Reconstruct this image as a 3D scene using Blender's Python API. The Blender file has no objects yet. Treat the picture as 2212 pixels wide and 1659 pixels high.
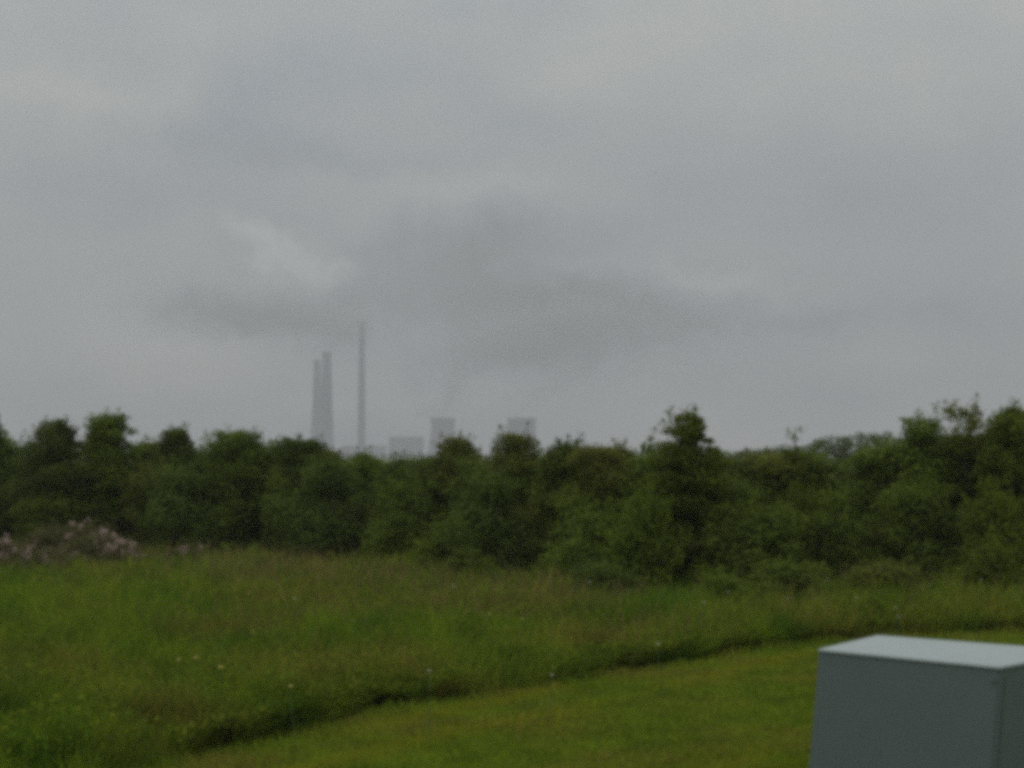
import bpy, bmesh, math, random
import numpy as np
from mathutils import Vector, Matrix

R = math.radians
C = bpy.context.scene.collection
S = bpy.context.scene

# ------------------------------------------------------------------ camera
F_PX = 1576.0                      # focal length in pixels of a 1024 wide frame
EYE = 3.2
PITCH = math.atan(72.0 / F_PX)
cam_data = bpy.data.cameras.new('camera')
cam = bpy.data.objects.new('camera', cam_data)
C.objects.link(cam)
cam.location = (0, 0, EYE)
cam.rotation_euler = (math.pi / 2 + PITCH, 0, 0)
cam_data.sensor_width = 36.0
cam_data.lens = 36.0 * F_PX / 1024.0
cam_data.clip_start = 0.1
cam_data.clip_end = 30000
S.camera = cam

# ------------------------------------------------------------------ light
SUN_EL, SUN_AZ = R(62), R(-25)    # azimuth from +Y towards +X
world = bpy.data.worlds.new('World')
S.world = world
world.use_nodes = True
sun_data = bpy.data.lights.new('sun', 'SUN')
sun_data.energy = 1.5
sun_data.angle = R(35)
sun_data.color = (1.0, 0.96, 0.9)
sun = bpy.data.objects.new('sun', sun_data)
C.objects.link(sun)
sd = Vector((math.sin(SUN_AZ) * math.cos(SUN_EL), math.cos(SUN_AZ) * math.cos(SUN_EL), math.sin(SUN_EL)))
sun.rotation_euler = (-sd).to_track_quat('-Z', 'Y').to_euler()
sun.location = sd * 50

S.view_settings.view_transform = 'Standard'
S.view_settings.look = 'None'
S.view_settings.exposure = 0.0
S.view_settings.gamma = 1.0
S.view_settings.use_curve_mapping = False
S.render.engine = 'CYCLES'
S.cycles.pixel_filter_type = 'BLACKMAN_HARRIS'
S.cycles.filter_width = 5.4        # a soft phone lens
S.cycles.use_denoising = False    # keeps a little sensor-like grain
S.cycles.max_bounces = 6
S.cycles.diffuse_bounces = 3
S.cycles.volume_bounces = 0


class NT:
    """small node-tree writer"""
    def __init__(self, nt):
        self.nt = nt
        nt.nodes.clear()

    def n(self, kind, **kw):
        nd = self.nt.nodes.new(kind)
        for k, v in kw.items():
            setattr(nd, k, v)
        return nd

    def set(self, sock, v):
        if isinstance(v, bpy.types.NodeSocket):
            self.nt.links.new(v, sock)
        else:
            sock.default_value = v

    def m(self, op, a, b=0.0, c=0.0, clamp=False):
        nd = self.n('ShaderNodeMath', operation=op, use_clamp=clamp)
        self.set(nd.inputs[0], a)
        self.set(nd.inputs[1], b)
        self.set(nd.inputs[2], c)
        return nd.outputs[0]

    def noise(self, vec, scale, detail=3.0, rough=0.5):
        nd = self.n('ShaderNodeTexNoise')
        if vec is not None:
            self.set(nd.inputs['Vector'], vec)
        nd.inputs['Scale'].default_value = scale
        nd.inputs['Detail'].default_value = detail
        nd.inputs['Roughness'].default_value = rough
        return nd.outputs[0]

    def xyz(self, a, b, c):
        nd = self.n('ShaderNodeCombineXYZ')
        for s, v in zip(nd.inputs, (a, b, c)):
            self.set(s, v)
        return nd.outputs[0]

    def sep(self, v):
        nd = self.n('ShaderNodeSeparateXYZ')
        self.set(nd.inputs[0], v)
        return nd.outputs

    def mix(self, f, a, b):
        nd = self.n('ShaderNodeMix', data_type='RGBA')
        self.set(nd.inputs[0], f)
        for s, v in ((nd.inputs[6], a), (nd.inputs[7], b)):
            self.set(s, v if isinstance(v, bpy.types.NodeSocket) else (*v, 1.0)[:4])
        return nd.outputs[2]

    def ramp(self, f, stops):
        nd = self.n('ShaderNodeValToRGB')
        self.set(nd.inputs[0], f)
        el = nd.color_ramp.elements
        while len(el) < len(stops):
            el.new(0.5)
        for e, (p, c) in zip(el, stops):
            e.position = p
            e.color = (*c, 1.0)
        return nd.outputs[0]

    def smooth(self, v, a, b, lo=0.0, hi=1.0):
        nd = self.n('ShaderNodeMapRange', interpolation_type='SMOOTHSTEP')
        self.set(nd.inputs[0], v)
        for i, x in enumerate((a, b, lo, hi)):
            nd.inputs[i + 1].default_value = x
        return nd.outputs[0]


# overcast sky: a thin share of clear Nishita sky under a grey cloud sheet
w = NT(world.node_tree)
geo = w.n('ShaderNodeTexCoord').outputs['Generated']
dx, dy, dz = w.sep(geo)
el = w.m('MAXIMUM', dz, 0.0)
inv = w.m('ADD', el, 0.16)
sheet = w.xyz(w.m('DIVIDE', dx, inv), w.m('DIVIDE', dy, inv), 0.0)
n1 = w.noise(sheet, 1.3, 3.5, 0.5)
warp_nd = w.n('ShaderNodeTexNoise')
w.set(warp_nd.inputs['Vector'], geo)
warp_nd.inputs['Scale'].default_value = 9.0
warp_nd.inputs['Detail'].default_value = 4.0
az = w.m('ARCTAN2', dx, dy)
wr = w.sep(warp_nd.outputs['Color'])
azw = w.m('ADD', az, w.m('MULTIPLY', w.m('SUBTRACT', wr[0], 0.5), 0.16))
fw = w.n('ShaderNodeTexNoise')
w.set(fw.inputs['Vector'], geo)
fw.inputs['Scale'].default_value = 26.0
fw.inputs['Detail'].default_value = 4.0
fw.inputs['Roughness'].default_value = 0.6
fwr = w.sep(fw.outputs['Color'])
azw = w.m('ADD', azw, w.m('MULTIPLY', w.m('SUBTRACT', fwr[0], 0.5), 0.075))
elw = w.m('ADD', w.m('ADD', el, w.m('MULTIPLY', w.m('SUBTRACT', fwr[1], 0.5), 0.045)), w.m('MULTIPLY', w.m('SUBTRACT', wr[1], 0.5), 0.09))
n2 = w.noise(w.xyz(w.m('MULTIPLY', az, 1.0), w.m('MULTIPLY', el, 2.2), 0.3), 9.0, 4.0, 0.5)
shade = w.m('ADD', w.m('MULTIPLY', w.m('SUBTRACT', n1, 0.5), 0.26), w.m('MULTIPLY', w.m('SUBTRACT', n2, 0.5), w.m('MULTIPLY_ADD', w.m('POWER', 2.718, w.m('MULTIPLY', el, -9.0)), 0.75, 0.30)))
# the larger cloud masses of this sky, by azimuth / elevation in degrees (centre, spread, strength)
for a0, e0, sa, se, k in (
        (0.2, 5.6, 4.0, 1.2, -0.17), (-1.8, 7.3, 2.4, 0.9, -0.10), (4.2, 4.8, 3.6, 0.6, -0.12), (-3.0, 4.0, 1.2, 0.9, -0.06),
        (-10.0, 5.2, 2.6, 0.4, -0.16), (-7.2, 5.6, 2.0, 0.5, -0.07), (-7.7, 7.3, 0.9, 0.28, 0.16), (-6.2, 6.7, 0.7, 0.25, 0.14),
        (7.0, 6.3, 2.4, 0.35, 0.09), (1.6, 6.4, 1.5, 0.4, 0.07), (12.0, 5.2, 2.0, 0.5, -0.08),
        (-13.5, 3.6, 4.5, 2.2, 0.06), (-17, 12.5, 3.0, 1.2, 0.11), (-11.5, 11.0, 2.6, 1.1, -0.10), (-14, 8.5, 4.0, 0.7, -0.05),
        (-5.0, 10.4, 3.4, 0.7, -0.08), (-1.0, 9.6, 3.8, 0.6, 0.07), (0.5, 12.4, 4.0, 0.6, -0.05), (16, 15.5, 6.0, 2.5, 0.07),
        (13.5, 8.0, 3.5, 1.6, -0.07), (3.0, 14.5, 4.0, 1.3, 0.05)):
    qa = w.m('DIVIDE', w.m('SUBTRACT', azw, R(a0)), R(sa))
    qe = w.m('DIVIDE', w.m('SUBTRACT', elw, R(e0)), R(se))
    q = w.m('ADD', w.m('MULTIPLY', qa, qa), w.m('MULTIPLY', qe, qe))
    g = w.m('POWER', 2.718, w.m('MULTIPLY', q, -0.5))
    shade = w.m('MULTIPLY_ADD', g, k * (3.9 if e0 < 8 else 2.3), shade)
base = w.m('MULTIPLY_ADD', w.m('POWER', el, 1.5), 1.8, 1.0)
lum = w.m('MULTIPLY', base, w.m('ADD', shade, 1.0))
tint = w.mix(w.smooth(shade, -0.2, 0.2), (0.93, 0.985, 1.09), (1.02, 1.0, 0.95))
grey = w.n('ShaderNodeMix', data_type='RGBA', blend_type='MULTIPLY')
grey.inputs[0].default_value = 1.0
w.set(grey.inputs[6], tint)
w.set(grey.inputs[7], w.xyz(w.m('MULTIPLY', lum, 3.42), w.m('MULTIPLY', lum, 3.6), w.m('MULTIPLY', lum, 3.55)))
sky = w.n('ShaderNodeTexSky', sky_type='NISHITA', sun_disc=False)
sky.sun_elevation = SUN_EL
sky.sun_rotation = SUN_AZ
cloudy = w.mix(0.97, sky.outputs[0], grey.outputs[2])
bg = w.n('ShaderNodeBackground')
w.set(bg.inputs[0], cloudy)
bg.inputs[1].default_value = 0.1
w.nt.links.new(bg.outputs[0], w.n('ShaderNodeOutputWorld').inputs[0])


# ------------------------------------------------------------------ helpers
def at(px, py, Y):
    """the point at depth Y that lies on the line of sight through (px, py) of the 1024 wide frame"""
    u, v = (px - 512) / F_PX, (384 - py) / F_PX
    d = Vector((u, math.cos(PITCH) - v * math.sin(PITCH), math.sin(PITCH) + v * math.cos(PITCH)))
    return Vector((0, 0, EYE)) + d * (Y / d.y)


DP = 1024.0 / 2212.0


def atd(dx_, dy_, Y):
    return at(dx_ * DP, dy_ * DP, Y)


def material(name):
    m = bpy.data.materials.new(name)
    m.use_nodes = True
    return m, NT(m.node_tree)


def out(t, surf=None, vol=None):
    o = t.n('ShaderNodeOutputMaterial')
    if surf is not None:
        t.nt.links.new(surf, o.inputs[0])
    if vol is not None:
        t.nt.links.new(vol, o.inputs[1])


def principled(t, color, rough=0.6, metal=0.0, normal=None, spec=0.5):
    b = t.n('ShaderNodeBsdfPrincipled')
    if isinstance(color, bpy.types.NodeSocket):
        t.nt.links.new(color, b.inputs['Base Color'])
    else:
        b.inputs['Base Color'].default_value = (*color, 1)
    t.set(b.inputs['Roughness'], rough)
    b.inputs['Metallic'].default_value = metal
    b.inputs['Specular IOR Level'].default_value = spec
    if normal is not None:
        t.nt.links.new(normal, b.inputs['Normal'])
    return b.outputs[0]


def leaf_material(name, dark, light, accent, scale=1.2, trans=0.3):
    m, t = material(name)
    g = t.n('ShaderNodeNewGeometry')
    oc = t.n('ShaderNodeTexCoord').outputs['Object']
    oi = t.n('ShaderNodeObjectInfo').outputs['Random']
    f = t.noise(oc, scale, 3.0)
    c = t.mix(t.smooth(f, 0.35, 0.65), dark, light)
    c = t.mix(t.m('MULTIPLY', t.m('POWER', g.outputs['Random Per Island'], 2.0), 0.6), c, accent)
    hsv = t.n('ShaderNodeHueSaturation')
    t.set(hsv.inputs['Hue'], t.m('MULTIPLY_ADD', oi, 0.012, 0.486))
    t.set(hsv.inputs['Value'], t.m('MULTIPLY_ADD', oi, 0.24, 0.86))
    t.set(hsv.inputs['Color'], c)
    c = hsv.outputs[0]
    p = principled(t, c, 0.7, spec=0.04)
    tr = t.n('ShaderNodeBsdfTranslucent')
    t.nt.links.new(c, tr.inputs[0])
    mx = t.n('ShaderNodeMixShader')
    mx.inputs[0].default_value = trans
    t.nt.links.new(p, mx.inputs[1])
    t.nt.links.new(tr.outputs[0], mx.inputs[2])
    out(t, mx.outputs[0])
    return m


def simple(name, col, rough=0.7, var=0.15, scale=4.0, metal=0.0):
    m, t = material(name)
    oc = t.n('ShaderNodeTexCoord').outputs['Object']
    f = t.noise(oc, scale, 5.0, 0.6)
    c = t.mix(f, tuple(x * (1 - var) for x in col), tuple(x * (1 + var) for x in col))
    out(t, principled(t, c, rough, metal))
    return m


def mesh_np(name, verts, loops, starts, mat, parent=None, smooth=False):
    """one mesh object from flat numpy arrays"""
    me = bpy.data.meshes.new(name)
    me.vertices.add(len(verts))
    me.vertices.foreach_set('co', np.ascontiguousarray(verts, dtype=np.float32).ravel())
    me.loops.add(len(loops))
    me.loops.foreach_set('vertex_index', np.ascontiguousarray(loops, dtype=np.int32))
    me.polygons.add(len(starts))
    me.polygons.foreach_set('loop_start', np.ascontiguousarray(starts, dtype=np.int32))
    me.update(calc_edges=True)
    me.validate()
    o = bpy.data.objects.new(name, me)
    me.materials.append(mat)
    C.objects.link(o)
    if parent:
        o.parent = parent
    if smooth:
        for p in me.polygons:
            p.use_smooth = True
    return o


def quads(verts4):
    n = len(verts4)
    return verts4.reshape(-1, 3), np.arange(n * 4), np.arange(n) * 4


def mesh_py(name, verts, faces, mat, parent=None, smooth=False):
    me = bpy.data.meshes.new(name)
    me.from_pydata([tuple(v) for v in verts], [], faces)
    me.update()
    o = bpy.data.objects.new(name, me)
    me.materials.append(mat)
    C.objects.link(o)
    if parent:
        o.parent = parent
    if smooth:
        for p in me.polygons:
            p.use_smooth = True
    return o


def tag(o, label, cat, group=None, kind=None):
    if label:
        o['label'] = label
    if cat:
        o['category'] = cat
    if group:
        o['group'] = group
    if kind:
        o['kind'] = kind
    return o


def empty(name, loc, rz=0.0):
    o = bpy.data.objects.new(name, None)
    C.objects.link(o)
    o.location = loc
    o.rotation_euler = (0, 0, rz)
    o.empty_display_size = 0.3
    return o


def copy_tree(src, loc, rz=0.0, sc=(1, 1, 1)):
    c = src.copy()
    C.objects.link(c)
    c.location = loc
    c.rotation_euler = (0, 0, rz)
    c.scale = sc
    for ch in list(src.children):
        k = ch.copy()
        C.objects.link(k)
        k.parent = c
        for gch in ch.children:
            q = gch.copy()
            C.objects.link(q)
            q.parent = k
    return c


def tube(pts, radii, sides=6):
    """verts, faces of a tapered tube along a polyline"""
    V, Fc = [], []
    for i, (p, r) in enumerate(zip(pts, radii)):
        p = Vector(p)
        d = (Vector(pts[min(i + 1, len(pts) - 1)]) - Vector(pts[max(i - 1, 0)])).normalized()
        a = d.orthogonal().normalized()
        b = d.cross(a)
        for k in range(sides):
            an = 2 * math.pi * k / sides
            V.append(p + (a * math.cos(an) + b * math.sin(an)) * r)
        if i:
            o0, o1 = (i - 1) * sides, i * sides
            for k in range(sides):
                Fc.append((o0 + k, o0 + (k + 1) % sides, o1 + (k + 1) % sides, o1 + k))
    Fc.append(tuple(range(sides))[::-1])
    Fc.append(tuple(range((len(pts) - 1) * sides, len(pts) * sides)))
    return V, Fc


def join(parts):
    V, Fc = [], []
    for v, f in parts:
        o = len(V)
        V += list(v)
        Fc += [tuple(i + o for i in q) for q in f]
    return V, Fc


# ------------------------------------------------------------------ materials
LEAF = {
    'green': leaf_material('leaf_green', (0.070, 0.116, 0.015), (0.122, 0.180, 0.020), (0.165, 0.20, 0.026)),
    'dark': leaf_material('leaf_dark', (0.058, 0.096, 0.017), (0.096, 0.142, 0.021), (0.12, 0.15, 0.022)),
    'olive': leaf_material('leaf_olive', (0.082, 0.112, 0.015), (0.138, 0.164, 0.02), (0.185, 0.17, 0.036)),
    'bright': leaf_material('leaf_bright', (0.082, 0.128, 0.013), (0.132, 0.188, 0.018), (0.165, 0.20, 0.022)),
    'weed': leaf_material('leaf_weed', (0.092, 0.105, 0.030), (0.14, 0.135, 0.048), (0.19, 0.15, 0.08)),
}
BARK = simple('bark', (0.09, 0.075, 0.06), 0.9, 0.35, 14.0)
PINK = simple('pink_petal', (0.38, 0.255, 0.23), 0.7, 0.2, 3.0)


def grass_material(name, dark, light, dry, scale=0.5, dry_amt=0.5, stripes=False):
    m, t = material(name)
    g = t.n('ShaderNodeNewGeometry')
    pos = g.outputs['Position']
    rnd = g.outputs['Random Per Island']
    f = t.noise(pos, scale, 3.0)
    f2 = t.noise(pos, scale * 0.31, 2.0)
    c = t.mix(t.smooth(f, 0.36, 0.64), dark, light)
    c = t.mix(t.m('MULTIPLY', t.m('MULTIPLY', t.smooth(f2, 0.42, 0.66), dry_amt), t.m('MULTIPLY_ADD', rnd, 0.6, 0.4)), c, dry)
    if stripes:                     # swaths left by the mower, along the edge of the meadow
        px_, py_, _z = t.sep(pos)
        across = t.m('SUBTRACT', t.m('MULTIPLY', px_, 0.8), t.m('MULTIPLY', py_, 0.6))
        along = t.m('ADD', t.m('MULTIPLY', px_, 0.6), t.m('MULTIPLY', py_, 0.8))
        sw = t.noise(t.xyz(t.m('MULTIPLY', across, 1.1), t.m('MULTIPLY', along, 0.16), 0.0), 1.0, 2.0)
        c = t.mix(t.m('MULTIPLY', t.smooth(sw, 0.5, 0.68), 0.75), c, (0.27, 0.255, 0.02))
    hsv = t.n('ShaderNodeHueSaturation')
    t.set(hsv.inputs['Hue'], t.m('MULTIPLY_ADD', t.m('FRACT', t.m('MULTIPLY', rnd, 7.3)), 0.05, 0.475))
    t.set(hsv.inputs['Value'], t.m('MULTIPLY_ADD', rnd, 0.7, 0.65))
    t.set(hsv.inputs['Color'], c)
    p = principled(t, hsv.outputs[0], 0.8, spec=0.0)
    tr = t.n('ShaderNodeBsdfTranslucent')
    t.nt.links.new(hsv.outputs[0], tr.inputs[0])
    mx = t.n('ShaderNodeMixShader')
    mx.inputs[0].default_value = 0.3
    t.nt.links.new(p, mx.inputs[1])
    t.nt.links.new(tr.outputs[0], mx.inputs[2])
    out(t, mx.outputs[0])
    return m


MEADOW = grass_material('meadow_blade', (0.074, 0.142, 0.014), (0.182, 0.262, 0.019), (0.27, 0.21, 0.044), 1.0, 0.75)
LAWN = grass_material('lawn_blade', (0.125, 0.19, 0.017), (0.18, 0.25, 0.02), (0.26, 0.20, 0.042), 1.6, 0.85, True)
WEED = grass_material('weed_leaf', (0.08, 0.13, 0.012), (0.135, 0.19, 0.015), (0.18, 0.16, 0.025), 1.5, 0.5)
SEED = grass_material('seed_stalk', (0.17, 0.145, 0.05), (0.24, 0.18, 0.075), (0.27, 0.17, 0.09), 0.8, 0.6)

# ------------------------------------------------------------------ ground
m, t = material('ground_soil_and_grass')
g = t.n('ShaderNodeNewGeometry').outputs['Position']
f = t.noise(g, 0.8, 6.0, 0.6)
f2 = t.noise(g, 14.0, 4.0, 0.7)
c = t.mix(t.smooth(f, 0.35, 0.65), (0.05, 0.075, 0.006), (0.085, 0.115, 0.007))
c = t.mix(t.smooth(f2, 0.45, 0.75), c, (0.06, 0.055, 0.012))
bmp = t.n('ShaderNodeBump')
bmp.inputs['Strength'].default_value = 0.6
bmp.inputs['Distance'].default_value = 0.03
t.nt.links.new(f2, bmp.inputs['Height'])
out(t, principled(t, c, 0.9, normal=bmp.outputs[0], spec=0.0))
GROUND = m
# line where the mown lawn meets the tall meadow (world x -> y), west to east
def edge_y(x):
    return np.interp(x, EX, EY)




def hit(px, py, z=0.0):
    """where the line of sight through a frame pixel meets the height z"""
    a = at(px, py, 10.0)
    k_ = (EYE - z) / (EYE - a.z)
    return Vector((a.x * k_, a.y * k_, z))


EDGE = [(-16, 7.6), (-9.0, 10.6)] + [tuple(hit(px, py)[:2]) for px, py in
        ((161, 758), (250, 740), (375, 705), (413, 701), (520, 685), (627, 667), (743, 649), (782, 643), (898, 632), (1024, 628))] + [(14, 32.2), (22, 33.5)]
EX, EY = np.array([e[0] for e in EDGE]), np.array([e[1] for e in EDGE])


def vnoise(x, y, seed):
    """smooth value noise in numpy, 0..1"""
    xi, yi = np.floor(x).astype(int), np.floor(y).astype(int)
    fx, fy = x - xi, y - yi
    fx, fy = fx * fx * (3 - 2 * fx), fy * fy * (3 - 2 * fy)

    def h(a, b):
        v = np.sin(a * 127.1 + b * 311.7 + seed * 74.7) * 43758.5453
        return v - np.floor(v)
    return (h(xi, yi) * (1 - fx) + h(xi + 1, yi) * fx) * (1 - fy) + (h(xi, yi + 1) * (1 - fx) + h(xi + 1, yi + 1) * fx) * fy


def ground_z(x, y):
    """level ground with a shallow ragged furrow added to darken the mown edge"""
    x, y = np.asarray(x, float), np.asarray(y, float)
    q = (y - edge_y(x) - 0.15) / 0.5
    depth = 0.03 + 0.16 * np.clip((vnoise(x * 0.55 + 3.1, y * 0.55, 31) - 0.28) / 0.4, 0, 1)
    return np.where((y > 8) & (y < 36), -depth * np.exp(-q * q), 0.0)


ys = [-200, 0, 5] + list(np.arange(8, 36.01, 0.25)) + [40, 50, 70, 120, 300, 800, 2000, 3500, 4650]
xs = [-3400, -1500, -500, -150, -50, -25] + list(np.arange(-18, 20.01, 0.3)) + [25, 50, 150, 500, 1500, 3400]
gx, gy = np.meshgrid(np.array(xs, float), np.array(ys, float))
gz = ground_z(gx, gy)
gv = np.stack([gx, gy, gz], 2).reshape(-1, 3)
nx = len(xs)
gf = [(j * nx + i, j * nx + i + 1, (j + 1) * nx + i + 1, (j + 1) * nx + i) for j in range(len(ys) - 1) for i in range(nx - 1)]
tag(mesh_py('ground', gv, gf, GROUND, None, True), 'grassy ground running out to the horizon under the plants', None, kind='structure')

# front of the thicket (photo column of the 2212 wide view -> depth)
FX = np.array([-400, 0, 500, 900, 1200, 1450, 1800, 2212, 2600])
FD = np.array([48, 46, 45, 40, 35, 31.5, 34, 32.5, 32])


def front_d(dcol):
    return float(np.interp(dcol, FX, FD))


def front_d_world(x, y):
    col = (x / np.maximum(y, 1) * F_PX + 512) / DP
    return np.interp(col, FX, FD)


def blades(x, y, h, wd, rng, lean=0.35, over=None):
    n = len(x)
    gz = ground_z(x, y) - 0.01
    a = rng.uniform(0, 2 * np.pi, n)
    la = rng.uniform(0, 2 * np.pi, n)
    ln = np.abs(rng.normal(0, lean, n)) * h
    ca, sa = np.cos(a) * wd / 2, np.sin(a) * wd / 2
    lx, ly = np.cos(la) * ln, np.sin(la) * ln
    if over is not None:            # lean out over the lawn
        lx, ly = lx + 0.55 * over * h * 1.3, ly - 0.85 * over * h * 1.3
    V = np.zeros((n, 5, 3))
    V[:, 0] = np.stack([x - ca, y - sa, np.zeros(n)], 1)
    V[:, 1] = np.stack([x + ca, y + sa, np.zeros(n)], 1)
    mx_, my_ = x + lx * 0.3, y + ly * 0.3
    V[:, 2] = np.stack([mx_ + ca * 0.85, my_ + sa * 0.85, h * 0.58], 1)
    V[:, 3] = np.stack([mx_ - ca * 0.85, my_ - sa * 0.85, h * 0.58], 1)
    V[:, 4] = np.stack([x + lx, y + ly, h], 1)
    V[:, :, 2] += gz[:, None]
    i = np.arange(n) * 5
    loops = np.stack([i, i + 1, i + 2, i + 3, i + 3, i + 2, i + 4], 1).ravel()
    starts = np.stack([np.arange(n) * 7, np.arange(n) * 7 + 4], 1).ravel()
    return V.reshape(-1, 3), loops, starts


rng = np.random.default_rng(7)


def field(n, d0, d1, power=1.0):
    u = rng.uniform(0, 1, n)
    d = d0 * (d1 / d0) ** u
    x = rng.uniform(-1, 1, n) * (0.37 * d + 4.0)
    return x, d


# tall meadow grass: one uncountable mass; hollows added under its mown edge make a dark shade line
def hollow(x, y):
    v = 0.6 * vnoise(x * 0.5 + 3.1, y * 0.5, 31) + 0.4 * vnoise(x * 1.6, y * 1.6, 33)
    return np.clip(0.04 + (v - 0.40) / 0.5, 0.0, 0.62) * np.clip((8.5 - x) / 6.0, 0.25, 1.0)


x, y = field(420000, 10.5, 56)
jag = 0.55 * (vnoise(x * 1.9, y * 1.9, 3) - 0.5) + 0.16 * rng.normal(size=len(x)) + 0.5 * hollow(x, y)
k = (y > edge_y(x) + jag) & (y < front_d_world(x, y) + 4)
x, y = x[k], y[k]
big = vnoise(x * 0.45, y * 0.45, 1)
mid_ = vnoise(x * 1.7, y * 1.7, 2)
fine = vnoise(x * 4.3, y * 4.3, 12)
h = (0.34 + 0.34 * big + 0.50 * (mid_ - 0.5) + 0.26 * (fine - 0.5)) * rng.uniform(0.55, 1.2, len(x))
h = np.clip(h, 0.14, 1.1)
near = np.exp(-((y - edge_y(x)) / 0.8) ** 2)
h *= 1.0 + 0.12 * near - 0.25 * near * hollow(x, y)
wd = (0.010 + 0.006 * rng.uniform(size=len(x))) * np.maximum(1, y / 18)
ov = near * (0.25 + 0.6 * hollow(x, y))
# long stems added to lie forward and shade the cut edge
xo = rng.uniform(-14, 17, 60000)
yo = edge_y(xo) + 0.25 + 0.5 * hollow(xo, edge_y(xo)) + rng.uniform(-0.3, 0.5, len(xo)) + 0.35 * (vnoise(xo * 2.1, xo * 0, 51) - 0.5)
ko = rng.uniform(size=len(xo)) < 0.12 + 0.9 * hollow(xo, edge_y(xo))
xo, yo = xo[ko], yo[ko]
ho = rng.uniform(0.15, 0.40, len(xo))
x, y, h = np.concatenate([x, xo]), np.concatenate([y, yo]), np.concatenate([h, ho])
wd = np.concatenate([wd, 0.014 * np.maximum(1, yo / 18)])
ov = np.concatenate([ov, rng.uniform(0.4, 1.5, len(xo))])
tag(mesh_np('meadow_grass', *blades(x, y, h, wd, rng, 0.6, ov), MEADOW), 'tall unmown green meadow grass between the lawn and the thicket', 'grass', kind='stuff')

# broad weed leaves and docks in clumps among the grass
x, y = field(190000, 11, 54)
k = (y > edge_y(x) + 0.12) & (y < front_d_world(x, y) + 3) & (vnoise(x * 1.1, y * 1.1, 9) + 0.2 * vnoise(x * 4, y * 4, 8) + 0.5 * np.exp(-((y - edge_y(x)) / 0.5) ** 2) > 0.62)
x, y = x[k], y[k]
n = len(x)
cz = (0.10 + 0.6 * rng.uniform(0, 1, n) ** 0.7) * (0.35 + 0.8 * vnoise(x * 1.1, y * 1.1, 9))
cz = np.where(y < edge_y(x) + 0.45, np.maximum(cz, rng.uniform(0.14, 0.42, n)), cz)


def leaf_quads(P, N, L, W, rng):
    """diamond leaves at P with normals N"""
    N = N / np.linalg.norm(N, axis=1, keepdims=True)
    a = np.cross(N, rng.normal(size=N.shape))
    a /= np.maximum(np.linalg.norm(a, axis=1, keepdims=True), 1e-6)
    b = np.cross(N, a)
    L = np.asarray(L).reshape(-1, 1)
    W = np.asarray(W).reshape(-1, 1)
    return np.stack([P - a * L / 2, P + b * W / 2 - N * L * 0.08, P + a * L / 2, P - b * W / 2 - N * L * 0.08], 1)


# leafy overhang added to keep the hollows of the mown edge dark
xe = rng.uniform(-14, 17, 40000)
ye = edge_y(xe) + rng.uniform(-0.08, 0.75, len(xe)) + 0.3 * (vnoise(xe * 1.7, xe * 0, 47) - 0.5)
ke = (rng.uniform(size=len(xe)) < hollow(xe, ye) * 1.3)
xe, ye = xe[ke], ye[ke]
ze = 0.13 + 0.17 * rng.uniform(size=len(xe)) + 0.2 * (vnoise(xe * 2.5, ye * 2.5, 44) - 0.5)
x, y, cz = np.concatenate([x, xe]), np.concatenate([y, ye]), np.concatenate([cz, ze])
n = len(x)
N = np.stack([rng.normal(0, 0.7, n), rng.normal(0, 0.7, n) - 0.3, np.abs(rng.normal(0.7, 0.4, n))], 1)
L = rng.uniform(0.05, 0.10, n) * np.maximum(1, y / 26)
tag(mesh_np('meadow_weeds', *quads(leaf_quads(np.stack([x, y, cz], 1), N, L, L * 0.45, rng)), WEED),
    'broad leaved green weeds mixed through the tall meadow grass', 'weeds', kind='stuff')

# brownish seed stalks towards the thicket
x, y = field(46000, 14, 54)
k = (y > edge_y(x) + 0.5) & (y < front_d_world(x, y) + 1) & (vnoise(x * 0.3, y * 0.3, 5) + 0.25 * rng.normal(size=len(x)) + 1.7 * (y / front_d_world(x, y) - 0.80) > 0.66)
x, y = x[k], y[k]
tag(mesh_np('seed_stalks', *blades(x, y, rng.uniform(0.5, 1.0, len(x)), 0.012 * np.maximum(1, y / 20), rng, 0.5), SEED),
    'brownish dry grass stalks standing above the green meadow', 'grass stalks', kind='stuff')

# short mown lawn
x, y = field(290000, 10.5, 33)
jag = 0.45 * (vnoise(x * 1.9, y * 1.9, 3) - 0.5) + 0.12 * rng.normal(size=len(x))
k = (y < edge_y(x) + jag - 0.12)
x, y = x[k], y[k]
h = (0.05 + 0.035 * vnoise(x * 2.3, y * 2.3, 6)) * rng.uniform(0.6, 1.3, len(x))
h *= 1.0 + 2.2 * np.exp(-((edge_y(x) - y) / 0.55) ** 2) * vnoise(x * 2.7, y * 2.7, 23)
tag(mesh_np('lawn_grass', *blades(x, y, h, 0.010 * np.maximum(1, y / 14), rng, 0.6), LAWN), 'short mown yellowish green lawn in front of the meadow', 'lawn', kind='stuff')


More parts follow.
